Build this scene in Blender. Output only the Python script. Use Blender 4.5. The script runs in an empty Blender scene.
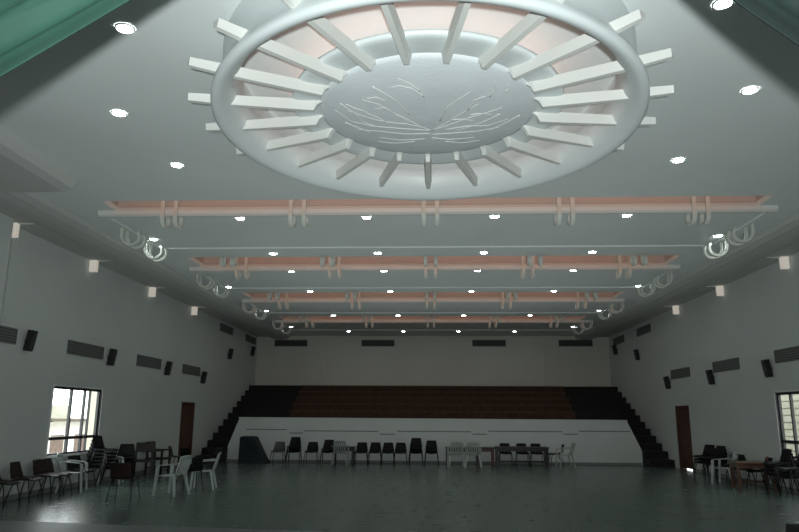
import bpy, bmesh, math, random
from mathutils import Matrix, Vector
random.seed(7)
PI = math.pi
sc = bpy.context.scene
COL = sc.collection

# ------------------------------------------------------------------ helpers
class MB:
    def __init__(self): self.v = []; self.f = []
    def add(self, vs, fs, M=None):
        n = len(self.v)
        for p in vs:
            p = Vector(p)
            self.v.append(tuple(M @ p if M else p))
        self.f += [tuple(i + n for i in q) for q in fs]
        return self
    def box(self, x0, x1, y0, y1, z0, z1, M=None):
        vs = [(x0,y0,z0),(x1,y0,z0),(x1,y1,z0),(x0,y1,z0),(x0,y0,z1),(x1,y0,z1),(x1,y1,z1),(x0,y1,z1)]
        return self.hexa(vs, M)
    def hexa(self, vs, M=None):
        return self.add(vs, [(3,2,1,0),(4,5,6,7),(0,1,5,4),(1,2,6,5),(2,3,7,6),(3,0,4,7)], M)
    def prism(self, poly, a, b, axis='y', M=None):
        n = len(poly)
        def P(p, t):
            return (p[0], t, p[1]) if axis == 'y' else (t, p[0], p[1]) if axis == 'x' else (p[0], p[1], t)
        vs = [P(p, a) for p in poly] + [P(p, b) for p in poly]
        fs = [tuple(range(n)), tuple(range(2*n-1, n-1, -1))]
        fs += [(i, (i+1) % n, n+(i+1) % n, n+i) for i in range(n)]
        return self.add(vs, fs, M)
    def tube(self, pts, r, n=8, M=None):
        pts = [Vector(p) for p in pts]
        vs = []; fs = []
        for i, p in enumerate(pts):
            t = (pts[min(i+1, len(pts)-1)] - pts[max(i-1, 0)]).normalized()
            up = Vector((0,0,1)) if abs(t.z) < .9 else Vector((0,1,0))
            a = t.cross(up).normalized(); b = t.cross(a)
            rr = r[i] if isinstance(r, (list, tuple)) else r
            for k in range(n):
                w = 2*PI*k/n
                vs.append(p + a*math.cos(w)*rr + b*math.sin(w)*rr)
        for i in range(len(pts)-1):
            for k in range(n):
                fs.append((i*n+k, i*n+(k+1) % n, (i+1)*n+(k+1) % n, (i+1)*n+k))
        fs.append(tuple(range(n-1, -1, -1))); m = (len(pts)-1)*n
        fs.append(tuple(range(m, m+n)))
        return self.add(vs, fs, M)
    def lathe(self, prof, n=96, M=None, closed=False):
        vs = []; fs = []; m = len(prof)
        for k in range(n):
            w = 2*PI*k/n
            for r, z in prof: vs.append((r*math.cos(w), r*math.sin(w), z))
        for k in range(n):
            k2 = (k+1) % n
            for i in range(m if closed else m-1):
                j = (i+1) % m
                fs.append((k*m+i, k2*m+i, k2*m+j, k*m+j))
        return self.add(vs, fs, M)
    def ribbon(self, pts, width, thick, axis='x', M=None):
        # strip following a curve in a plane; pts are (u, z); axis is the width direction
        P = [Vector((p[0], p[1])) for p in pts]; vs = []; fs = []
        for i, p in enumerate(P):
            t = (P[min(i+1, len(P)-1)] - P[max(i-1, 0)]).normalized(); nrm = Vector((-t.y, t.x))
            for s, w in ((1,-1),(1,1),(-1,1),(-1,-1)):
                q = p + nrm*thick*.5*s
                vs.append((w*width/2, q.x, q.y) if axis == 'x' else (q.x, w*width/2, q.y))
        for i in range(len(P)-1):
            for k in range(4): fs.append((i*4+k, i*4+(k+1) % 4, i*4+4+(k+1) % 4, i*4+4+k))
        fs.append((3,2,1,0)); m = (len(P)-1)*4; fs.append((m,m+1,m+2,m+3))
        return self.add(vs, fs, M)
    def grid(self, fn, nu, nv, thick=0):
        vs = []; fs = []
        for i in range(nu+1):
            for j in range(nv+1): vs.append(fn(i/nu, j/nv))
        for i in range(nu):
            for j in range(nv):
                a = i*(nv+1)+j; fs.append((a, a+nv+1, a+nv+2, a+1))
        return self.add(vs, fs)
    def build(self, name, mat, parent=None, smooth=False, bevel=0, loc=None, solid=0):
        me = bpy.data.meshes.new(name)
        me.from_pydata([tuple(p) for p in self.v], [], self.f)
        bm = bmesh.new(); bm.from_mesh(me)
        if not solid: bmesh.ops.recalc_face_normals(bm, faces=bm.faces)
        bm.to_mesh(me); bm.free()
        me.materials.append(mat)
        if smooth:
            for p in me.polygons: p.use_smooth = True
        o = bpy.data.objects.new(name, me); COL.objects.link(o)
        if parent: o.parent = parent
        if loc: o.location = loc
        if bevel:
            b = o.modifiers.new('bevel', 'BEVEL'); b.width = bevel; b.segments = 2; b.limit_method = 'ANGLE'
        if solid:
            s = o.modifiers.new('solid', 'SOLIDIFY'); s.thickness = solid; s.offset = 0
        return o

def thing(name, label, cat, loc=(0,0,0), rz=0, group=None):
    o = bpy.data.objects.new(name, None); COL.objects.link(o)
    o.empty_display_size = .2
    o.location = loc; o.rotation_euler = (0, 0, rz)
    o['label'] = label; o['category'] = cat
    if group: o['group'] = group
    return o
def tag(o, label, cat, group=None):
    o['label'] = label; o['category'] = cat
    if group: o['group'] = group
    return o
def struct(o):
    o['kind'] = 'structure'; return o
def dup(root, loc, rz, label, group=None):
    r = root.copy(); COL.objects.link(r); r.location = loc; r.rotation_euler = (0, 0, rz)
    r['label'] = label
    if group: r['group'] = group
    for ch in list(root.children):
        c = ch.copy(); COL.objects.link(c); c.parent = r
        for g in list(ch.children):
            d = g.copy(); COL.objects.link(d); d.parent = c
    return r
class Kind:
    """first call places the prototype itself, later calls place copies"""
    def __init__(self, make): self.make = make; self.first = None
    def __call__(self, loc, rz, label, group=None):
        if self.first is None:
            self.first = self.make(); o = self.first
            o.location = loc; o.rotation_euler = (0, 0, rz); o['label'] = label
            if group: o['group'] = group
            return o
        return dup(self.first, loc, rz, label, group)
ORD = ['first','second','third','fourth','fifth','sixth','seventh','eighth','ninth','tenth','eleventh','twelfth']

# ------------------------------------------------------------------ materials
def mat(name, col, rough=.6, var=.06, scale=3., metal=0, bump=0, bscale=60, spec=.5, emit=None, es=0):
    m = bpy.data.materials.new(name); m.use_nodes = True
    nt = m.node_tree; b = nt.nodes['Principled BSDF']
    b.inputs['Roughness'].default_value = rough; b.inputs['Metallic'].default_value = metal
    b.inputs['Specular IOR Level'].default_value = spec
    tc = nt.nodes.new('ShaderNodeTexCoord'); nz = nt.nodes.new('ShaderNodeTexNoise')
    nz.inputs['Scale'].default_value = scale; nz.inputs['Detail'].default_value = 4
    nt.links.new(tc.outputs['Object'], nz.inputs['Vector'])
    rp = nt.nodes.new('ShaderNodeValToRGB')
    rp.color_ramp.elements[0].position = .3; rp.color_ramp.elements[1].position = .7
    rp.color_ramp.elements[0].color = (*[c*(1-var) for c in col], 1)
    rp.color_ramp.elements[1].color = (*[min(1, c*(1+var)) for c in col], 1)
    nt.links.new(nz.outputs['Fac'], rp.inputs['Fac']); nt.links.new(rp.outputs['Color'], b.inputs['Base Color'])
    if bump:
        n2 = nt.nodes.new('ShaderNodeTexNoise'); n2.inputs['Scale'].default_value = bscale
        nt.links.new(tc.outputs['Object'], n2.inputs['Vector'])
        bp = nt.nodes.new('ShaderNodeBump'); bp.inputs['Strength'].default_value = bump; bp.inputs['Distance'].default_value = .02
        nt.links.new(n2.outputs['Fac'], bp.inputs['Height']); nt.links.new(bp.outputs['Normal'], b.inputs['Normal'])
    if emit:
        b.inputs['Emission Color'].default_value = (*emit, 1); b.inputs['Emission Strength'].default_value = es
    return m

def floor_mat():
    m = mat('polished_stone', (.105,.145,.128), .22, .22, .9)
    nt = m.node_tree; b = nt.nodes['Principled BSDF']
    src = b.inputs['Base Color'].links[0].from_socket
    tc = nt.nodes.new('ShaderNodeTexCoord')
    br = nt.nodes.new('ShaderNodeTexBrick'); br.offset = 0
    br.inputs['Scale'].default_value = 1.; br.inputs['Brick Width'].default_value = .9; br.inputs['Row Height'].default_value = .9
    br.inputs['Mortar Size'].default_value = .008
    br.inputs['Color1'].default_value = (.92,.97,.94,1); br.inputs['Color2'].default_value = (1.1,1.1,1.08,1); br.inputs['Mortar'].default_value = (.6,.62,.6,1)
    nt.links.new(tc.outputs['Object'], br.inputs['Vector'])
    mx = nt.nodes.new('ShaderNodeMix'); mx.data_type = 'RGBA'; mx.blend_type = 'MULTIPLY'; mx.inputs[0].default_value = 1
    nt.links.new(src, mx.inputs[6]); nt.links.new(br.outputs['Color'], mx.inputs[7]); nt.links.new(mx.outputs[2], b.inputs['Base Color'])
    nz = nt.nodes.new('ShaderNodeTexNoise'); nz.inputs['Scale'].default_value = 4; nz.inputs['Detail'].default_value = 6
    nt.links.new(tc.outputs['Object'], nz.inputs['Vector'])
    mr = nt.nodes.new('ShaderNodeMapRange'); mr.inputs[3].default_value = .21; mr.inputs[4].default_value = .31
    nt.links.new(nz.outputs['Fac'], mr.inputs[0]); nt.links.new(mr.outputs[0], b.inputs['Roughness'])
    bp = nt.nodes.new('ShaderNodeBump'); bp.inputs['Strength'].default_value = .01; bp.inputs['Distance'].default_value = .005
    nt.links.new(nz.outputs['Fac'], bp.inputs['Height']); nt.links.new(bp.outputs['Normal'], b.inputs['Normal'])
    return m

def glass_mat():
    m = bpy.data.materials.new('window_glass'); m.use_nodes = True; nt = m.node_tree
    for n in list(nt.nodes): nt.nodes.remove(n)
    out = nt.nodes.new('ShaderNodeOutputMaterial'); mx = nt.nodes.new('ShaderNodeMixShader')
    t = nt.nodes.new('ShaderNodeBsdfTransparent'); t.inputs[0].default_value = (.93,.96,.94,1)
    g = nt.nodes.new('ShaderNodeBsdfGlossy'); g.inputs['Roughness'].default_value = .02
    mx.inputs[0].default_value = .06
    nt.links.new(t.outputs[0], mx.inputs[1]); nt.links.new(g.outputs[0], mx.inputs[2])
    nt.links.new(mx.outputs[0], out.inputs[0]); return m

def vent_mat():
    m = mat('vent_grille', (.10,.11,.105), .6, .05)
    nt = m.node_tree; b = nt.nodes['Principled BSDF']
    tc = nt.nodes.new('ShaderNodeTexCoord'); wv = nt.nodes.new('ShaderNodeTexWave'); wv.bands_direction = 'Z'
    wv.inputs['Scale'].default_value = 5.5
    nt.links.new(tc.outputs['Object'], wv.inputs['Vector'])
    rp = nt.nodes.new('ShaderNodeValToRGB'); rp.color_ramp.elements[0].color = (.05,.055,.05,1); rp.color_ramp.elements[1].color = (.17,.18,.17,1)
    nt.links.new(wv.outputs['Fac'], rp.inputs['Fac']); nt.links.new(rp.outputs['Color'], b.inputs['Base Color'])
    return m

M = dict(
    wall=mat('painted_wall', (.60,.63,.61), .7, .03, .6),
    backwall=mat('back_wall_paint', (.58,.57,.51), .7, .04, .5),
    ceil=mat('ceiling_plaster', (.74,.78,.77), .75, .03, .5),
    cove=mat('cove_plaster', (.50,.43,.39), .75, .03, .5),  # ceiling plaster darkened and warmed, part of the salmon glow in its colour
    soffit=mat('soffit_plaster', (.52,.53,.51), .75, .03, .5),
    ring=mat('gloss_plaster', (.66,.71,.71), .45, .02, 1.),
    spoke=mat('spoke_cream', (.66,.66,.63), .5, .02, 2.),
    dome=mat('dome_plaster', (.70,.74,.76), .5, .03, 3., bump=.15, bscale=25),
    floor=floor_mat(),
    stage=mat('stage_boards', (.13,.15,.145), .45, .15, 2.),
    stand=mat('stand_white', (.68,.71,.69), .7, .04, 1.),
    groove=mat('groove_dark', (.22,.23,.22), .8, .05),
    brown=mat('brown_carpet', (.052,.024,.013), .85, .25, 6.),
    brown2=mat('brown_edge', (.075,.036,.02), .8, .2, 6.),
    black=mat('black_steps', (.012,.011,.011), .9, .2, 6.),  # one even black for the outer tiers and side stairs
    door=mat('door_wood', (.09,.034,.022), .5, .25, 4.),
    frame=mat('dark_frame', (.02,.022,.022), .45, .1),
    glass=glass_mat(),
    reveal=mat('window_reveal', (.8,.8,.78), .6, .03),
    vent=vent_mat(),
    ventdark=mat('vent_dark', (.035,.035,.032), .6, .1),
    spk=mat('speaker_black', (.012,.012,.013), .5, .1),
    steel=mat('chair_tube', (.012,.012,.012), .5, .1, 5., metal=.1),
    darkch=mat('dark_chair_shell', (.009,.0085,.009), .6, .2, 5., spec=.2),
    brownch=mat('brown_chair_shell', (.024,.013,.011), .5, .2, 5., spec=.25),
    olivech=mat('olive_chair_shell', (.11,.085,.045), .5, .2, 5.),
    greych=mat('grey_chair_shell', (.07,.075,.068), .5, .2, 5.),
    white=mat('white_plastic', (.42,.46,.44), .35, .05, 5.),
    greypl=mat('grey_plastic', (.30,.33,.32), .4, .05, 5.),
    woodd=mat('dark_wood', (.016,.010,.008), .45, .3, 8.),
    woodt=mat('table_wood', (.11,.055,.035), .3, .25, 6.),
    red=mat('reddish_wood', (.12,.035,.03), .5, .2, 6.),
    cloth=mat('navy_cloth', (.022,.03,.036), .9, .2, 5., bump=.3, bscale=12),
    curtL=mat('green_curtain', (.016,.066,.047), .75, .12, 2., bump=.1, bscale=40),
    scroll=mat('scroll_plaster', (.62,.63,.58), .5, .06, 5.),
    lens=mat('downlight_lens', (.9,.9,.9), .3, 0, emit=(.9,1.,.97), es=34),
    trim=mat('downlight_trim', (.75,.77,.76), .4, .03),
    wlamp=mat('wall_lamp_box', (.7,.66,.6), .5, .03, emit=(1.,.9,.78), es=.28),
    pale=mat('outside_white', (.6,.58,.54), .9, .05, 2.),
    brick=mat('outside_brick', (.15,.105,.085), .9, .2, 4.),
    cream=mat('outside_cream', (.36,.35,.28), .8, .05, 2.),
    roof=mat('outside_roof', (.10,.085,.062), .9, .2, 4.),
    ground=mat('outside_ground', (.55,.52,.46), .95, .15, .6),
    whitefill=mat('white_fill_glow', (.9,.9,.9), .5, 0, emit=(1.,.93,.9), es=1.5),
    pinkglow=mat('pink_neon', (.9,.5,.4), .5, 0, emit=(1.,.38,.25), es=1.9),
)

# ------------------------------------------------------------------ camera
F = 680.
pitch = math.atan(150/F); yaw = math.atan(32.6*math.cos(pitch)/F); roll = math.radians(.35)
cam = bpy.data.cameras.new('camera'); co = bpy.data.objects.new('camera', cam); COL.objects.link(co)
cam.sensor_width = 36; cam.lens = 36*F/799
co.location = (0, 0, 1.7)
cam.clip_end = 300; cam.clip_start = .05
sc.camera = co
CX, CY = 399.5, 266.
fw = Vector((-math.sin(yaw)*math.cos(pitch), math.cos(yaw)*math.cos(pitch), math.sin(pitch)))
rt = Vector((math.cos(yaw), math.sin(yaw), 0)); upv = rt.cross(fw)
rt, upv = rt*math.cos(roll)+upv*math.sin(roll), upv*math.cos(roll)-rt*math.sin(roll)
co.rotation_euler = Matrix((rt, upv, -fw)).transposed().to_euler()
def at(u, v, z=0.):
    d = rt*(u-CX)+upv*(CY-v)+fw*F; t = (z-1.7)/d.z
    return (d.x*t, d.y*t, z)
def onfloor(u, v, lim=8.08):
    x, y, z = at(u, v)
    k = min(1, lim/abs(x)); return (x*k, y*k, 0)
def atY(u, v, Y):
    d = rt*(u-CX)+upv*(CY-v)+fw*F; t = Y/d.y
    return (d.x*t, Y, 1.7+d.z*t)

# ------------------------------------------------------------------ room shell
W = 8.5; YB = 33.; YF = -4.; ZC = 5.5
struct(MB().box(-W-.3, W+.3, YF, YB+.3, -.2, 0).build('floor', M['floor']))
def wall_x(name, x0, x1, holes):
    ys = sorted({YF, YB, *[h[0] for h in holes], *[h[1] for h in holes]})
    zs = sorted({0, 6.2, *[h[2] for h in holes], *[h[3] for h in holes]})
    b = MB()
    for a, c in zip(ys, ys[1:]):
        run = None
        for d, e in zip(zs, zs[1:]):
            if not any(h[0] < (a+c)/2 < h[1] and h[2] < (d+e)/2 < h[3] for h in holes):
                b.box(x0, x1, a, c, d, e)
    struct(b.build(name, M['wall']))
WIN = (15.2, 17.52, .78, 2.32)
DL = (23.3, 24.6, 0, 2.13); DR = (23.35, 24.6, 0, 2.10)
wall_x('wall_left', -W-.12, -W, [WIN, DL])
wall_x('wall_right', W, W+.12, [WIN, DR])
struct(MB().box(-W-.25, W+.25, YB, YB+.25, 0, 6.2).build('wall_back', M['backwall']))
struct(MB().box(-W-.25, W+.25, YF-.25, YF, 0, 6.2).build('wall_front', M['wall']))
# flat pilaster strips on the back wall
for i, u in enumerate((322, 545)):
    x = atY(u, 360, YB)[0]
    struct(MB().box(x-.05, x+.05, YB-.05, YB, 3.05, 5.5).build('trim_%d' % (i+1), M['backwall']))
# proscenium piers
struct(MB().box(-W, -8.2, YF, 12.53, 0, 5.5).build('trim_3', M['wall']))
struct(MB().box(8.2, W, YF, 12.53, 0, 5.5).build('trim_4', M['wall']))

# ceiling: flat slabs, raised panels, light slots
NEAR = [11.62, 16.12, 21.04, 26.29]
FAR = [12.24, 17.25, 22.35, 27.42]
LIP = [12.66, 17.72, 22.8, 27.95]
STEP = [15.26, 20.36, 25.5, 30.75]
ROWA = [12.86, 17.92, 23.0, 28.1]
ROWB = [15.75, 20.86, 26.02, 31.08]
SX, PX, EX = 6.0, 6.35, 6.95
c = MB()
c.box(-W, W, YF, NEAR[0], ZC, ZC+.1)
for k in range(4):
    ye = NEAR[k+1] if k < 3 else YB
    for s in (-1, 1):
        xa, xb = sorted((s*PX, s*W)); c.box(xa, xb, NEAR[k], ye, ZC, ZC+.1)
        xa, xb = sorted((s*SX, s*PX)); c.box(xa, xb, NEAR[k], FAR[k], ZC, ZC+.1)
    c.box(-PX, PX, LIP[k], STEP[k], ZC+.03, ZC+.15)
    c.box(-PX, PX, STEP[k], ye, ZC, ZC+.12)
    c.box(-PX, PX, FAR[k]+.06, LIP[k], ZC+.065, ZC+.16)
struct(c.build('ceiling', M['ceil']))
c = MB()
for k in range(4):
    n, f = NEAR[k], FAR[k]
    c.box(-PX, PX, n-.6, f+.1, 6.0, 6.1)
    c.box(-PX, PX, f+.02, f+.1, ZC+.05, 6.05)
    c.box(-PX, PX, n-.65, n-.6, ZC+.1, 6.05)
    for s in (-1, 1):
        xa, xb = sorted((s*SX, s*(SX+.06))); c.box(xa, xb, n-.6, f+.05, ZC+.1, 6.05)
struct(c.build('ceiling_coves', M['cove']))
for k in range(4):
    f, l = FAR[k], LIP[k]
    poly = [(f, ZC+.09), (f-.03, ZC+.06), (f-.05, ZC), (f-.035, ZC-.07), (f+.01, ZC-.105), (f+.08, ZC-.105), (f+.2, ZC-.07), (l, ZC+.01), (l, ZC+.06)]
    struct(MB().prism(poly, -PX, PX, 'x').build('trim_%d' % (5+k), M['spoke']))
# side soffits (plaster rolls)
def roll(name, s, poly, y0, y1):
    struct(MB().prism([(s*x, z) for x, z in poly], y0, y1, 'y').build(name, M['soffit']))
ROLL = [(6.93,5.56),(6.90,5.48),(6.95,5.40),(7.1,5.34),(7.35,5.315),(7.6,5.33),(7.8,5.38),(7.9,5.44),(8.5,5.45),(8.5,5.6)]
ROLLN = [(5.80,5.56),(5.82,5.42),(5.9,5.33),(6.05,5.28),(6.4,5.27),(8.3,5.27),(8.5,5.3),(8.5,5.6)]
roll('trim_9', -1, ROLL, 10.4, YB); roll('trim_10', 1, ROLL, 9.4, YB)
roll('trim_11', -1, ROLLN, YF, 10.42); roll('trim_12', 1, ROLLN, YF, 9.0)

# baseboards, stage platform
struct(MB().box(-W, -W+.02, 12.53, 23.3, 0, .1).build('baseboard_left', M['groove']))
struct(MB().box(W-.02, W, 12.53, 23.35, 0, .1).build('baseboard_right', M['groove']))
edge = [(-8.2,10.62),(-6.4,10.42),(-3.8,10.05),(-1.4,9.8),(0,9.72),(1.4,9.75),(3.8,9.85),(6.4,10.),(8.2,10.1)]
struct(MB().prism(edge+[(8.2,YF),(-8.2,YF)], 0, .15, 'z').build('floor_stage', M['stage']))

# doors
for i, (x, s, d) in enumerate(((-W, 1, DL), (W, -1, DR))):
    y0, y1, z0, z1 = d
    a, b = sorted((x-s*.12, x-s*.07))
    o = struct(MB().box(a, b, y0+.05, y1-.05, .045 if i else .01, z1-.05).build('door_%d' % (i+1), M['door']))
    fb = MB(); a, b = sorted((x-s*.2, x+s*.015))
    fb.box(a, b, y0, y0+.06, 0, z1).box(a, b, y1-.06, y1, 0, z1).box(a, b, y0, y1, z1-.06, z1)
    fb.build('door_frame', M['door'], o)
    a, b = sorted((x-s*.075, x-s*.055)); pb = MB()
    for (za, zb) in ((.18,.95),(1.08,1.9)):
        pb.box(a, b, y0+.2, y1-.2, za, zb)
    pb.build('door_panel', M['door'], o, bevel=.008)
    h = MB(); xx = x-s*.03
    h.tube([(x-s*.08, y0+.18, 1.02), (xx, y0+.18, 1.02), (xx, y0+.3, 1.02)], .012)
    h.build('door_handle', M['steel'], o, smooth=True)

# windows
for i, (x, s) in enumerate(((-W, 1), (W, -1))):
    y0, y1, z0, z1 = WIN
    xo = x-s*.06
    a, b = sorted((xo-.03, xo+.03))
    fb = MB()
    fb.box(a, b, y0, y0+.05, z0, z1).box(a, b, y1-.09, y1, z0, z1).box(a, b, y0, y1, z0, z0+.05).box(a, b, y0, y1, z1-.06, z1)
    o = struct(fb.build('window_%d' % (i+1), M['frame']))
    tb = MB().box(a-.01, b+.01, y0, y1, 1.12, 1.19)
    tb.build('transom', M['frame'], o)
    if i == 0: muls = ((16.10, .06), (16.74, .05), (17.0, .025))
    else: muls = ((16.35, .05), (16.9, .06), (15.8, .05))
    for (ym, w) in muls:
        MB().box(a, b, ym-w/2, ym+w/2, z0, z1).build('mullion', M['frame'], o)
    MB().add([(xo,y0+.03,z0+.03),(xo,y1-.03,z0+.03),(xo,y1-.03,z1-.03),(xo,y0+.03,z1-.03)], [(0,1,2,3)]).build('pane', M['glass'], o)
    a, b = sorted((x-s*.02, x+s*.012)); rv = MB(); e = .03
    rv.box(a, b, y0-e, y0, z0-e, z1+e).box(a, b, y1, y1+e, z0-e, z1+e).box(a, b, y0, y1, z0-e, z0).box(a, b, y0, y1, z1, z1+e)
    rv.build('window_trim', M['reveal'], o)
    a, b = sorted((x-s*.2, x+s*.03))
    MB().box(a, b, y0, y1, z0-.04, z0+.005).build('window_sill', M['reveal'], o)

# outside, seen through the windows
struct(MB().box(-80, -W-.4, -30, 90, -.6, -.4).box(W+.4, 80, -30, 90, -.6, -.4).build('ground_outside', M['ground']))
h = thing('neighbour_house', 'pale house with brown eave seen through the left window', 'house', (-17, 29, -.4))
for k in range(6): MB().box(-.3, .02, -2.6+k*2.1, -1.5+k*2.1, 0, 1.15).build('brick_panel', M['brick'], h)
MB().box(-4, 0, -2.6, 10, 0, 1.75).build('wall', M['pale'], h)
MB().box(-3, .1, 1.6, 2.9, 1.75, 2.5).build('upper_block', M['cream'], h)
MB().hexa([(-4.5,-3,1.9),(.7,-3,1.85),(.7,10.5,1.68),(-4.5,10.5,1.75),(-4.5,-3,2.0),(.7,-3,1.95),(.7,10.5,1.78),(-4.5,10.5,1.9)]).build('eave', M['roof'], h)
h = thing('compound_wall', 'cream boarded wall close outside the right window', 'wall', (10.4, 14, -.4))
cb = MB()
for k in range(17): cb.box(0, .12, 0, 12, k*.2, k*.2+.165)
cb.box(.05, .15, 0, 12, 0, 3.4); cb.build('boarding', M['cream'], h)
h = thing('outside_pillar', 'cream pillar behind the right pane of left window', 'pillar', (-10.05, 20.45, -.4))
MB().box(-.2, .2, -.12, .12, 0, 3.6).build('shaft', M['cream'], h, bevel=.02)
MB().box(-.24, .24, -.16, .16, 0, .3).build('base', M['cream'], h, bevel=.02)

# ------------------------------------------------------------------ bleacher stand
YS = 26.
st = thing('bleacher_stand', 'tiered seating stand with white front wall and brown carpeted steps', 'bleachers', (0, YS, 0))
def X_(u, v, Y): return atY(u, v, Y)[0]
poly = [(-7.62,0),(7.66,0),(7.66,.52),(7.18,1.58),(-7.22,1.6),(-7.62,.55)]
MB().prism(poly, 0, .2, 'y').build('front_wall', M['stand'], st)
MB().prism([(-7.25,1.585),(7.2,1.565),(7.2,1.605),(-7.25,1.625)], -.02, .3, 'y').build('wall_coping', M['stand'], st)
g = MB()
for u0, u1, v in ((246,287,429.3),(304,378,430.8),(397,471,431.2),(488,562,431.2),(579,630,431.2)):
    p, q = atY(u0, v, YS), atY(u1, v, YS); g.box(p[0], q[0], -.004, 0, p[2]-.018, p[2]+.018)
for u0, u1, v in ((289.5,303,433),(380,395,434.2),(472.5,487,434.2),(563.5,578,434.2)):
    p, q = atY(u0, v, YS), atY(u1, v, YS); g.box(p[0], q[0], -.004, 0, p[2]-.018, p[2]+.018)
g.box(-7.6, 7.64, -.006, 0, 0, .09)
g.build('groove_line', M['groove'], st)
T0, NT = .9, 5
for k in range(NT):
    y0 = T0 + k*1.2; y1 = 6.98; z1 = 1.6+.29*(k+1); z0 = z1-.29
    f = (y0+1)/7.; hw = 5.3+.75*f
    MB().box(-hw, hw, y0, y1, z0, z1).build('tier', M['brown'], st)
    MB().box(-hw, hw, y0-.03, y0+.02, z1-.05, z1+.012).build('tier_edge', M['brown2'], st)
    for s in (-1, 1):
        a, b = sorted((s*hw, s*7.2)); MB().box(a, b, y0, y1, z0, z1).build('side_tier', M['black'], st)
MB().box(-7.1, 7.1, .2, 6.98, 1.3, 1.56).build('walkway', M['brown'], st)
NS = 12
for s in (-1, 1):
    for k in range(NS):
        z1 = 3.06*(k+1)/NS; y0 = -.95+k*.615
        xi = 7.66 if y0 < .2 else 7.2
        a, b = sorted((s*xi, s*8.48))
        MB().box(a, b, y0, 6.9, z1-3.06/NS, z1).build('stair_step', M['black'], st)
# dark draped block at the left end of the stand wall
b = thing('lectern', 'dark navy draped lectern with one sloping side by the stand wall', 'lectern', (-6.5, 25.5, 0))
MB().prism([(-.48,0),(.6,0),(.5,.12),(.08,.9),(.02,.94),(-.43,.94),(-.46,.9)], -.3, .3, 'y').build('draped_body', M['cloth'], b, bevel=.03)
fold = MB()
for k in range(7):
    x = -.42+k*.08; fold.prism([(x,0),(x+.05,0),(x+.04,.88),(x+.02,.88)], -.33, -.29, 'y')
fold.build('cloth_fold', M['cloth'], b)

# ------------------------------------------------------------------ ceiling medallion
CR = (-.03, 7.22)
md = thing('ceiling_medallion', 'huge round plaster ceiling ornament with spokes around a carved white dome', 'ceiling ornament', (CR[0], CR[1], 0))
prof = [(2.27,5.5),(2.27,5.2),(2.29,5.08),(2.335,4.98),(2.365,4.92),(2.36,4.875),(2.32,4.855),(2.26,4.875),(2.2,4.93),(2.14,5.02),(2.10,5.12),(2.075,5.22),(2.10,5.25),(2.14,5.5)]
OV = Matrix.Diagonal((1.0, 1.09, 1, 1))     # the ring is slightly oval
MB().lathe(prof, 160, OV).build('outer_ring', M['ring'], md, smooth=True)
hub = [(0,4.985),(.3,4.99),(.6,5.005),(.85,5.03),(1.02,5.06),(1.12,5.085),(1.185,5.11),(1.19,5.13),(0,5.14)]
OH = Matrix.Diagonal((1.045, 1.09, 1, 1)) @ Matrix.Translation((0,.02,0))
MB().lathe(hub, 128, OH).build('dome', M['dome'], md, smooth=True)
fl = [(1.15,5.115),(1.35,5.09),(1.44,5.085),(1.49,5.085),(1.515,5.10),(1.52,5.13),(1.5,5.14),(1.15,5.16)]
MB().lathe(fl, 128, Matrix.Diagonal((1.0, 1.09, 1, 1))).build('flange', M['ring'], md, smooth=True)
MB().lathe([(1.0,5.14),(1.02,5.16),(1.0,5.5)], 64).build('hub_core', M['ring'], md, smooth=True)
MB().lathe([(1.36+.02*math.cos(a*PI/4), 5.19+.02*math.sin(a*PI/4)) for a in range(8)], 96, closed=True).build('glow_tube', M['pinkglow'], md, smooth=True)
MB().lathe([(1.18+.02*math.cos(a*PI/4), 5.21+.02*math.sin(a*PI/4)) for a in range(8)], 96, closed=True).build('glow_tube', M['whitefill'], md, smooth=True)  # added unseen glowing ring that brightens the ceiling around the hub
for k in range(21):
    a = PI/2 + 2*PI*k/21
    R = Matrix.Rotation(a, 4, 'Z')
    r1 = 2.62
    # trapezoid section, narrower below; concave curved inner end, tapering outward
    pr = [(1.16,5.135,5.125),(1.19,5.13,5.105),(1.225,5.125,5.085),(1.255,5.12,5.06),(1.275,5.115,5.02),(1.29,5.11,4.99),(2.2,5.075,4.975),(r1,5.06,4.985)]
    vs = []; fs = []
    for rr, zt, zb in pr:
        if rr > 1.5: rr *= math.hypot(1.0*math.cos(a), 1.05*math.sin(a))
        vs += [(rr,-.05,zt),(rr,.05,zt),(rr,.028,zb),(rr,-.028,zb)]
    for q in range(len(pr)-1):
        for e in range(4): fs.append((q*4+e, q*4+(e+1)%4, q*4+4+(e+1)%4, q*4+4+e))
    fs += [(0,1,2,3), tuple(len(vs)-4+e for e in (3,2,1,0))]
    MB().add(vs, fs, R).build('spoke', M['spoke'], md)
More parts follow.
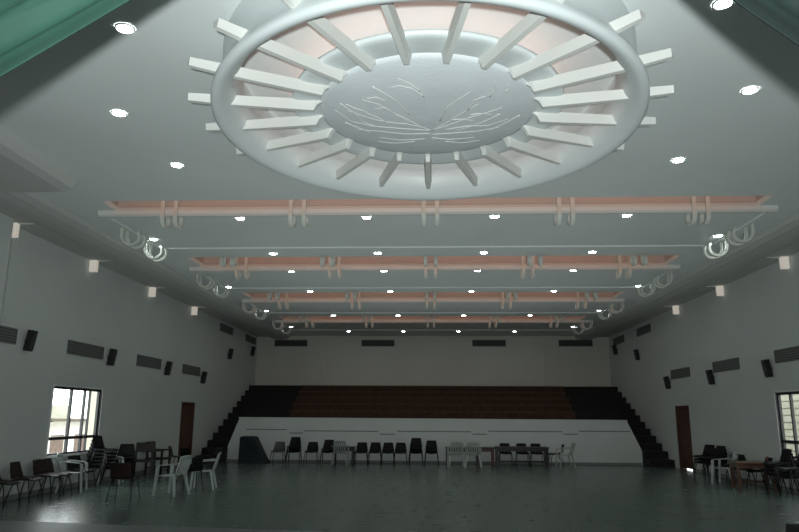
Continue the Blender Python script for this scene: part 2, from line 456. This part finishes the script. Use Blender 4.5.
# carved veins on the dome
def dome_z(r):
    for (r0, z0), (r1, z1) in zip(hub, hub[1:]):
        if r0 <= r <= r1: return z0+(z1-z0)*(r-r0)/(r1-r0)
    return 5.11
def vein(pts, w):
    vb = MB(); P = []
    for i in range(len(pts)-1):
        for t in range(5):
            f = t/5; P.append((pts[i][0]*(1-f)+pts[i+1][0]*f, pts[i][1]*(1-f)+pts[i+1][1]*f))
    P.append(pts[-1])
    Q = [Vector((x, y, dome_z(math.hypot(x, y))-.001)) for x, y in P]
    return Q, w
veins = MB(); rnd = random.Random(5)
def px_dome(u, v): p = at(u, v, 5.02); return ((p[0]-CR[0])/1.045, (p[1]-CR[1])/1.09-.02)
VP_ = [
 [(432,128),(420,124),(405,121),(385,120),(365,116),(348,112)],
 [(432,128),(418,127),(398,126),(372,125),(352,122),(335,113)],
 [(424,126),(408,117),(392,110),(378,103),(362,100)],
 [(432,128),(445,121),(456,114),(468,108),(478,103)],
 [(432,128),(450,122),(468,116),(485,112),(502,108)],
 [(446,127),(468,124),(488,125),(508,120)],
 [(432,132),(455,131),(478,130),(500,128)],
 [(430,131),(405,132),(380,130),(356,130)],
 [(470,113),(480,112),(492,114)], [(392,110),(385,106),(374,108)],
 [(420,90),(410,84),(398,80)], [(424,95),(412,88),(400,86),(388,88)],
 [(366,99),(376,97),(386,100)], [(468,108),(475,99),(486,96)],
 [(490,97),(496,90),(494,86)], [(505,95),(510,91),(506,88)],
 [(432,136),(450,138),(475,137)], [(425,137),(400,139),(380,137)],
 [(385,120),(378,116),(366,112)], [(345,124),(358,128),(372,133)],
 [(340,106),(352,112),(362,121),(380,126)], [(372,88),(384,93),(396,99),(410,112)], [(440,118),(446,106),(458,98),(470,92)],
 [(500,114),(488,119),(474,124),(455,129)], [(520,118),(505,124),(488,131)], [(415,140),(395,143),(378,142)], [(445,140),(462,143),(480,141)],
 [(410,121),(402,115),(396,113)], [(452,117),(462,117),(474,119)], [(346,106),(356,109),(366,111)],
]
for L in VP_:
    Q, w = vein([px_dome(*p) for p in L], .008)
    n = len(Q); veins.tube(Q, [.003+.005*(1-i/n) for i in range(n)], 5, OH)
veins.build('carved_vein', M['spoke'], md, smooth=True)

# ------------------------------------------------------------------ downlights
def mk_down():
    t = thing('downlight', '', 'ceiling light')
    MB().lathe([(.075,0),(.075,-.012),(.095,-.012),(.1,-.004),(.1,0)], 24).build('trim_ring', M['trim'], t, smooth=True)
    MB().lathe([(0,-.014),(.078,-.013),(.078,-.001),(0,-.001)], 24).build('lens', M['lens'], t)
    return t
down = Kind(mk_down)
side = ['leftmost','second from left','third from left','rightmost']
XS = (-3.78, -1.26, 1.26, 3.8)
for k in range(4):
    for j, x in enumerate(XS):
        down((x, ROWA[k], ZC+.028), 0, 'round downlight %s in row just behind %s glowing ceiling slot' % (side[j], ORD[k]), 'ceiling downlights')
        down((x, ROWB[k], ZC-.002), 0, 'round downlight %s in row %s' % (side[j], 'just before %s glowing ceiling slot' % ORD[k+1] if k < 3 else 'nearest the back wall'), 'ceiling downlights')
    for s in (-1, 1):
        yy = (14.45, 20.2, 25.05, 29.7)[k]
        down((s*6.18, yy, ZC+(.028 if yy < STEP[k] else -.002)), 0, 'round downlight near the %s wall above curled bracket, %s from front' % ('left' if s < 0 else 'right', ORD[k]), 'ceiling downlights')
for (u, v), lb in (((119,113),'round downlight left of the ring, middle of three'),((177,165),'round downlight below left of the ring, closest to first slot'),((678,160),'round downlight below right of the ring, closest to first slot'),((750,90),'round downlight right of the ring, middle of three'),((125,28),'round downlight beside the green curtain at top left'),((723,3),'round downlight beside the shaded curtain at top right')):
    p = at(u, v, ZC-.002); down(p, 0, lb, 'ceiling downlights')

# ------------------------------------------------------------------ scroll brackets
def jcurve(x0=0., top=.34, drop=.22, rad=.19, tail=1.0):
    # hook: straight strip going down, round the bottom and curling in on itself
    pts = [(x0, top), (x0, top*.5), (x0, 0), (x0, -drop)]
    n = 26
    for i in range(1, n+1):
        t = i/n; a = PI + t*PI*(1.0+.75*tail); r = rad*(1-.52*t)
        cx = x0+rad - (rad-r)*.35
        pts.append((cx+r*math.cos(a), -drop+r*math.sin(a)*1.0))
    return pts
def mk_pair(flip, top, drop, rad, gap=.24, axis='x', w=.08, tail=1., th=.035):
    def f():
        t = thing('scroll_bracket', '', 'bracket')
        for s in (-1, 1):
            pts = [(flip*p[0], p[1]) for p in jcurve(0, top, drop, rad, tail)]
            T = Matrix.Translation((s*gap/2, 0, 0) if axis == 'x' else (0, s*gap/2, 0))
            MB().ribbon(pts, w, th, axis, T).build('scroll', M['scroll'], t)
        return t
    return f
cx5 = (-4.95, -2.5, 0, 2.5, 4.95)
nm5 = ['leftmost', 'second from left', 'middle', 'second from right', 'rightmost']
hookA = Kind(mk_pair(1, .4, .13, .22, .25, 'x', .075, .45)); hookN = Kind(mk_pair(-1, .10, .12, .18, .25, 'x', .075, .45))
for k in range(4):
    for j, x in enumerate(cx5):
        hookA((x, FAR[k]-.08, ZC), 0, '%s pair of plaster J-scrolls on far side of %s ceiling slot' % (nm5[j], ORD[k]), 'plaster scrolls on the ceiling slots')
        if k:
            hookN((x, NEAR[k]+.03, ZC), 0, '%s pair of plaster hooks on near edge of %s ceiling slot' % (nm5[j], ORD[k]), 'plaster scrolls on the ceiling slots')
sideL = Kind(mk_pair(1, .03, .12, .27, .26, 'y', .09, .2, .05)); sideR = Kind(mk_pair(-1, .03, .12, .27, .26, 'y', .09, .2, .05))
SY = [(13.55, 14.75), (18.25, 19.65), (22.9, 24.4), (27.4, 28.9)]
for k in range(4):
    for q in range(2):
        for s, Kd in ((-1, sideL), (1, sideR)):
            Kd((s*6.42, SY[k][q], ZC-.035), 0, '%s pair of curled plaster brackets by %s wall in %s bay' % (('nearer','farther')[q], 'left' if s < 0 else 'right', ORD[k]), 'curled brackets along the side walls')

# ------------------------------------------------------------------ wall fittings
def mk_vent(dark):
    def f():
        t = thing('wall_vent', '', 'vent')
        L, H = (1.72, .27) if not dark else (1.56, .27)
        mm = M['ventdark'] if dark else M['vent']
        MB().box(-L/2, L/2, -.02, .0, -H/2, H/2).build('grille', mm, t)
        fb = MB(); e = .025
        fb.box(-L/2-e, L/2+e, -.03, 0, H/2, H/2+e).box(-L/2-e, L/2+e, -.03, 0, -H/2-e, -H/2).box(-L/2-e, -L/2, -.03, 0, -H/2, H/2).box(L/2, L/2+e, -.03, 0, -H/2, H/2)
        fb.build('vent_frame', M['vent'], t)
        return t
    return f
vent = Kind(mk_vent(False)); ventb = Kind(mk_vent(True))
for i, y in enumerate((12.66, 16.46, 20.3, 24.0)):
    vent((-W, y, 3.24), PI/2, 'long grey air vent on left wall, %s from the front' % ORD[i], 'side wall vents')
for i, y in enumerate((16.4, 20.18, 23.85)):
    vent((W, y, 3.18), -PI/2, 'long grey air vent on right wall, %s from the front' % ORD[i], 'side wall vents')
for i, y in enumerate((27.85, 31.7)):
    vent((-W, y, 5.18), PI/2, 'high grey vent under left soffit, %s the back wall' % ('farther from', 'next to')[i], 'side wall vents')
for i, y in enumerate((27.5, 31.2)):
    vent((W, y, 5.1), -PI/2, 'high grey vent under right soffit, %s the back wall' % ('farther from', 'next to')[i], 'side wall vents')
for i, u in enumerate((291, 378, 489, 575.5)):
    p = atY(u, 343.2, YB); ventb((p[0], YB, p[2]), 0, 'black slot vent high on back wall, %s' % side[i], 'back wall vents')

def mk_spk():
    t = thing('wall_speaker', '', 'speaker')
    R = Matrix.Rotation(math.radians(9), 4, 'X')
    MB().hexa([(-.07,-.09,-.22),(.07,-.09,-.22),(.055,.06,-.22),(-.055,.06,-.22),(-.09,-.09,.22),(.09,-.09,.22),(.065,.06,.22),(-.065,.06,.22)], Matrix.Translation((0,-.085,0)) @ R).build('cabinet', M['spk'], t, bevel=.012)
    MB().box(-.062,.062,-.1,-.09,-.19,.19, Matrix.Translation((0,-.085,0)) @ R).build('grille', M['ventdark'], t)
    MB().box(-.03,.03,-.14,0,-.05,.02).build('mount', M['steel'], t)
    return t
spk = Kind(mk_spk)
for s, ys in ((-1, ((13.9,3.2),(17.65,3.17),(21.6,3.15),(25.1,3.05),(28.3,4.2),(31.9,4.65))), (1, ((17.55,2.92),(21.1,2.9),(24.95,2.92),(28.3,4.2),(31.6,4.72)))):
    for i, (y, z) in enumerate(ys):
        spk((s*W, y, z), -s*PI/2, 'small black speaker on %s wall, %s from the front' % ('left' if s < 0 else 'right', ORD[i]), 'wall speakers')
def mk_wl():
    t = thing('wall_light', '', 'wall light')
    MB().box(-.06,.06,-.2,-.02,-.15,.15).build('shade', M['wlamp'], t, bevel=.01)
    MB().box(-.05,.05,-.05,0,-.1,.1).build('back_plate', M['wall'], t)
    MB().box(-.02,.02,-.5,-.18,.12,.15).build('arm', M['reveal'], t)  # thin pale bar running out from the top of the box
    return t
wl = Kind(mk_wl)
for s, ys in ((-1, (12.85,16.2,19.85,23.6)), (1, (16.15,19.85,23.5))):
    for i, y in enumerate(ys):
        wl((s*W, y, 5.31), -s*PI/2, 'small glowing cream box lamp high on %s wall, %s from front' % ('left' if s < 0 else 'right', ORD[i]), 'cream box lamps')

# ------------------------------------------------------------------ stage curtain (swagged valance)
EDGE = [(-7,.4),(-5.5,1.5),(-4,2.6),(-2.48,3.61),(-1.77,4.08),(-1,4.6),(0,4.95),(1,4.62),(1.73,4.0),(2.04,3.68),(2.5,3.35),(4,2.3),(5.5,1.3),(7,.3)]
def edge_z(x):
    for (a, za), (b, zb) in zip(EDGE, EDGE[1:]):
        if a <= x <= b: return za+(zb-za)*(x-a)/(b-a)
    return .3
def curtain(x0, x1, name, label, m):
    def fn(u, v):
        x = x0+(x1-x0)*u
        xs = (edge_z(x-.25)+edge_z(x)+edge_z(x+.25))/3
        z = xs+(5.5-xs)*v**1.2
        d = (z-xs)
        k = min(1, d/.25)
        y = 3.5+k*(.09*abs(math.sin(d*6+.5*math.sin(x*1.6)))**.6+.03*abs(math.sin(d*15+x*1.2)))
        return (x, y, z)
    o = MB().grid(fn, 90, 110).build(name, m, smooth=True, solid=.012)
    return tag(o, label, 'curtain')
M['curtR'] = mat('green_curtain_shaded', (.003,.014,.012), .8, .15, 2., bump=.1, bscale=40)  # same green curtain, its shade on this side put into the colour
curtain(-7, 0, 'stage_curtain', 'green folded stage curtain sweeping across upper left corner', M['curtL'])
curtain(0.0, 7, 'stage_curtain', 'shaded green folded stage curtain sweeping across upper right corner', M['curtR'])

# ------------------------------------------------------------------ furniture
def mk_steel(shell, taper=.11):
    def f():
        t = thing('stacking_chair', '', 'chair')
        # curved seat shell
        sb = MB(); 
        def seat(u, v):
            x = (u-.5)*.44*(1-.06*(1-v)); y = -.2+.42*v
            z = .43+.02*math.cos(u*2*PI)*.5+ (-.03*max(0,(v-.8)/.2)**2) + .03*max(0,(.2-v)/.2)**2
            return (x, y, z)
        sb.grid(seat, 10, 10).build('seat', M[shell], t, smooth=True, solid=.016)
        bb = MB()
        def back(u, v):
            wd = .44-taper*v
            x = (u-.5)*wd; z = .46+.29*v; y = -.2-.08*v-.03*math.sin(u*PI)
            return (x, y, z)
        bb.grid(back, 10, 8).build('backrest', M[shell], t, smooth=True, solid=.016)
        for sx in (-1, 1):
            MB().tube([(sx*.2,.14,.42),(sx*.23,.2,.2),(sx*.25,.23,0)], .012).build('leg', M['steel'], t, smooth=True)
            MB().tube([(sx*.2,-.14,.42),(sx*.22,-.2,.2),(sx*.24,-.25,0)], .012).build('leg', M['steel'], t, smooth=True)
            MB().tube([(sx*.2,.14,.42),(sx*.2,-.18,.42),(sx*.19,-.25,.6)], .011).build('side_rail', M['steel'], t, smooth=True)
        MB().tube([(-.2,.12,.415),(.2,.12,.415)], .01).build('cross_bar', M['steel'], t, smooth=True)
        return t
    return f
def mk_plastic(m):
    def f():
        t = thing('plastic_chair', '', 'chair')
        def seat(u, v):
            x = (u-.5)*(.42+.06*v); y = -.2+.42*v; z = .42-.015*math.sin(v*PI)-.02*max(0,(v-.85)/.15)**2
            return (x, y, z)
        MB().grid(seat, 10, 10).build('seat', M[m], t, smooth=True, solid=.014)
        bk = MB(); n = 6
        def bp(u, v): 
            return (( u-.5)*(.42+.04*math.sin(v*PI)), -.2-.14*v-.03*math.sin(u*PI), .42+.42*v)
        for i in range(n):     # slatted back with open gaps and a top rail
            u0 = i/n+.02; u1 = (i+1)/n-.035 if i < n-1 else .99
            bk.grid(lambda a, b, u0=u0, u1=u1: bp(u0+(u1-u0)*a, b*.8), 2, 6)
        bk.grid(lambda a, b: bp(a, .78+.22*b*(.75+.25*math.sin(a*PI))), 10, 3)
        bk.build('backrest', M[m], t, smooth=True, solid=.014)
        for s in (-1, 1):
            am = MB(); am.ribbon([(-.27,.66),(-.15,.655),(.05,.64),(.17,.625),(.21,.59)], .055, .02, 'x', Matrix.Translation((s*.265,0,0)))
            am.build('armrest', M[m], t)
            for (y0, y1, zt) in ((.2,.25,.61),(-.18,-.27,.43)):
                x0 = s*.255 if y0 > 0 else s*.2
                p, q = (x0, y0, zt), (s*.27, y1, 0)
                MB().hexa([(q[0]-.02,q[1]-.02,0),(q[0]+.02,q[1]-.02,0),(q[0]+.02,q[1]+.02,0),(q[0]-.02,q[1]+.02,0),
                           (p[0]-.03,p[1]-.03,zt),(p[0]+.03,p[1]-.03,zt),(p[0]+.03,p[1]+.03,zt),(p[0]-.03,p[1]+.03,zt)]).build('leg', M[m], t, bevel=.006)
        return t
    return f
def mk_arm():
    t = thing('wooden_armchair', '', 'chair'); m = M['woodd']
    MB().box(-.25,.25,-.22,.26,.40,.46).build('seat', m, t, bevel=.015)
    R = Matrix.Translation((0,-.22,.46)) @ Matrix.Rotation(math.radians(8), 4, 'X')
    MB().box(-.24,.24,-.03,.02,.2,.46,R).build('backrest', m, t, bevel=.012)
    for s in (-1, 1):
        MB().box(s*.25-.025,s*.25+.025,.2,.26,0,.66).build('leg', m, t, bevel=.006)
        MB().box(s*.25-.025,s*.25+.025,-.27,-.21,0,.46).build('leg', m, t, bevel=.006)
        MB().box(s*.235-.022,s*.235+.022,-.03,.025,0,.46,R).build('back_post', m, t)
        MB().box(s*.25-.035,s*.25+.035,-.27,.29,.65,.69).build('armrest', m, t, bevel=.01)
        MB().box(s*.25-.012,s*.25+.012,-.22,.22,.16,.20).build('stretcher', m, t)
    return t
def mk_table(L, D, H, top, legm, cross=True):
    def f():
        t = thing('table', '', 'table')
        MB().box(-L/2,L/2,-D/2,D/2,H-.04,H).build('tabletop', M[top], t, bevel=.006)
        ap = MB(); i = .06
        ap.box(-L/2+i,L/2-i,-D/2+i,-D/2+i+.025,H-.15,H-.04).box(-L/2+i,L/2-i,D/2-i-.025,D/2-i,H-.15,H-.04)
        ap.box(-L/2+i,-L/2+i+.025,-D/2+i,D/2-i,H-.15,H-.04).box(L/2-i-.025,L/2-i,-D/2+i,D/2-i,H-.15,H-.04)
        ap.build('apron', M[legm], t)
        for sx in (-1, 1):
            for sy in (-1, 1):
                x = sx*(L/2-.06); y = sy*(D/2-.06)
                MB().box(x-.035,x+.035,y-.035,y+.035,0,H-.04).build('leg', M[legm], t)
        if cross:
            MB().box(-L/2+.06,L/2-.06,D/2-.08,D/2-.05,.12,.17).build('foot_rail', M[legm], t)
        return t
    return f
dark = Kind(mk_steel('darkch')); brown = Kind(mk_steel('brownch')); lone = Kind(mk_steel('brownch', .02)); olive = Kind(mk_steel('olivech')); grey = Kind(mk_steel('greych'))
white = Kind(mk_plastic('white')); greyp = Kind(mk_plastic('greypl')); arm = Kind(mk_arm)
D = math.radians
def stack(kind, x, y, rz, n, where, dz=.085, first_of=None):
    # each chair of a stack is a chair of its own
    a = D(rz); fx, fy = -math.sin(a), math.cos(a)
    for k in range(n):
        pos = 'bottom' if k == 0 else 'topmost' if k == n-1 else ORD[k]+' from bottom'
        kind((x+fx*.022*k, y+fy*.022*k, dz*k), a, '%s dark chair in the stack %s' % (pos, where), 'stacked chairs')

# left wall row
brown(onfloor(1,499), D(-92), 'dark brown chair against left wall, partly outside the picture edge')
brown(onfloor(25,494.5), D(-88), 'dark brown chair against left wall, alone beyond the cropped chair')
brown(onfloor(47,490), D(-90), 'dark brown chair below left window edge, nearer of two overlapping')
brown(onfloor(56,488), D(-90), 'dark brown chair below left window edge, farther of two overlapping')
white(onfloor(72,489), D(-75), 'white plastic armchair beneath the left window')
dark(onfloor(80,485), D(-110), 'dark chair just behind white armchair below left window')
p = onfloor(99,480.5); stack(dark, p[0], p[1], -100, 6, 'beneath far edge of left window')
white(onfloor(111,477), D(-75), 'white plastic armchair wedged between two dark stacks by left wall')
p = onfloor(124,474); stack(dark, p[0], p[1], -160, 3, 'behind the lone brown chair')
lone(onfloor(123,500.5), D(3), 'lone brown chair on open floor seen from behind')
arm(onfloor(142,475), D(-165), 'dark wooden armchair with high back, left one of two')
arm(onfloor(157,473.5), D(-95), 'dark wooden armchair turned sideways with open arm frame, right one of two')
olive(onfloor(177,471), D(-55), 'olive brown chair in front of left door')
dark(onfloor(190,474), D(-30), 'dark chair standing against view of left door')
white(onfloor(171,495), D(75), 'nearer white plastic armchair on open floor facing left')
dark(onfloor(189,490), D(40), 'dark chair between the two white armchairs on the floor')
white(onfloor(203,489), D(100), 'farther white plastic armchair on open floor facing left')
dark(onfloor(217,473), D(185), 'dark chair at foot of left side stairs')
# row along the stand wall
YR = 25.35
def X25(u): return atY(u, 455, YR)[0]
grey((X25(278),YR,0), D(180), 'single grey brown chair right of navy lectern')
stack(dark, X25(294), YR, 180, 3, 'second along white wall from lectern')
dark((X25(311.5),YR,0), D(180), 'single dark chair between two stacks left of first table')
stack(dark, X25(328), YR, 180, 2, 'touching left end of first table')
tb1 = Kind(mk_table(.8,.6,.60,'woodd','woodd',False)); tb1((X25(343.5),YR+.1,0), 0, 'narrow dark table left of centre along white wall', 'dark tables by the stand')
greyp((X25(342.5),YR-.6,0), D(0), 'dull grey plastic chair in front of left dark table')
dark((X25(361.5),YR-.1,0), D(180), 'dark chair right of left table, first of a row of four')
dark((X25(375),YR-.05,0), D(180), 'dark chair, second of four right of left table')
dark((X25(388),YR-.1,0), D(180), 'dark chair, third of four right of left table')
dark((X25(400.5),YR-.05,0), D(180), 'dark chair, fourth of four right of left table')
stack(dark, X25(416), YR, 180, 3, 'near middle of white wall, taller one')
stack(dark, X25(431.5), YR, 180, 2, 'near middle of white wall, shorter one')
tb2 = Kind(mk_table(1.2,.6,.62,'woodd','woodd',False)); tb2((X25(462),YR+.05,0), 0, 'dark table mostly hidden behind two pale plastic chairs', 'dark tables by the stand')
tb3 = Kind(mk_table(.6,.6,.62,'woodd','red',False)); tb3((X25(486),YR+.05,0), 0, 'short dark table with reddish leg between pale chairs and long table', 'dark tables by the stand')
tb4 = Kind(mk_table(1.86,.6,.66,'woodd','woodd',True)); tb4((X25(520.5),YR-.3,0), 0, 'long dark table with three chairs tucked behind it', 'dark tables by the stand')
pale = M['palech'] = mat('pale_plastic', (.42,.44,.40), .4, .05, 5.)
palek = Kind(mk_plastic('palech'))
palek((X25(455),24.25,0), D(4), 'pale plastic armchair before hidden table, left of two')
palek((X25(471.5),24.25,0), D(-4), 'pale plastic armchair before hidden table, right of two')
for u, w in ((506,'left'),(523,'middle'),(537.5,'right')):
    dark((X25(u),YR+.16,0), PI, 'dark chair tucked behind long dark table, %s of three' % w)
dark((X25(554),YR-.3,0), D(90), 'dark chair facing right end of long dark table')
palek((X25(561),YR-.75,0), D(95), 'pale plastic armchair beyond right end of long dark table')
# right wall group
p = onfloor(707,476); stack(dark, p[0], p[1], 120, 3, 'by right wall, left one near the door')
p = onfloor(717,477); stack(dark, p[0], p[1], 110, 3, 'by right wall, beside stack near the door')
dark(onfloor(729,479.5), D(100), 'dark chair by right wall behind white plastic armchair')
white(onfloor(726,484), D(48), 'white plastic armchair left of the brown wooden table')
TP = onfloor(754,488.5)
rt1 = Kind(mk_table(.92,.7,.64,'woodt','woodt',True)); rt1(TP, D(-8), 'brown wooden table by right wall with shiny top', None)
dark(onfloor(760,482), D(90), 'dark chair between brown table and right wall')
dark(onfloor(743,483), D(170), 'dark chair tucked behind the brown wooden table')
p = onfloor(783,492.5); stack(dark, p[0], p[1], 95, 4, 'under right window, nearer brown table')
p = onfloor(797,496); stack(dark, p[0], p[1], 92, 3, 'under right window, at picture edge')
# small things on the brown table
o = MB().lathe([(0,0),(.03,0),(.032,.09),(.012,.12),(.012,.15),(0,.15)], 16).build('bottle', M['red'], None, smooth=True, loc=(TP[0]+.36,TP[1]-.1,.64))
tag(o, 'small dark red bottle at right end of brown table', 'bottle')
# black box at the stage edge
p = atY(790, 525, 8.3)
mb = thing('stage_box', 'low black box on stage edge at lower right corner', 'box', (p[0]+.5, 8.55, .15))
MB().hexa([(-.35,-.25,0),(.35,-.25,0),(.35,.25,0),(-.35,.25,0),(-.33,-.2,p[2]-.15),(.33,-.2,p[2]-.15),(.33,.22,p[2]-.2),(-.33,.22,p[2]-.2)]).build('cabinet', M['spk'], mb, bevel=.015)
MB().box(-.37,-.34,-.262,-.235,0,p[2]-.16).build('side_strip', M['greypl'], mb)

# ------------------------------------------------------------------ light
w = bpy.data.worlds.new('world'); sc.world = w; w.use_nodes = True
bg = w.node_tree.nodes['Background']; bg.inputs[0].default_value = (.93,.97,1.,1); bg.inputs[1].default_value = 5.
def area(name, loc, target, sx, sy, power, col, spread=PI):
    l = bpy.data.lights.new(name, 'AREA'); l.shape = 'RECTANGLE'; l.size = sx; l.size_y = sy; l.energy = power; l.color = col; l.spread = spread
    o = bpy.data.objects.new(name, l); COL.objects.link(o); o.location = loc
    d = Vector(target)-Vector(loc); o.rotation_euler = d.to_track_quat('-Z', 'Y').to_euler(); return o
area('stage_light', (.1,-1.1,1.3), (0,4,6.3), .16, .16, 455, (.92,1.,.99), 2.4)
for k in range(4):
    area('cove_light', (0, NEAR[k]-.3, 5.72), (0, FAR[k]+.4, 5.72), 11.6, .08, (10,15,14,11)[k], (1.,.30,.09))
area('bounce_fill', (0, 17.5, 2.4), (0, 17.5, 9), 11, 16, 80, (.93,1.,.98))  # added upward fill lamp standing in for light off the floor
sc.view_settings.view_transform = 'Standard'
sc.view_settings.look = 'None'
sc.view_settings.exposure = .15
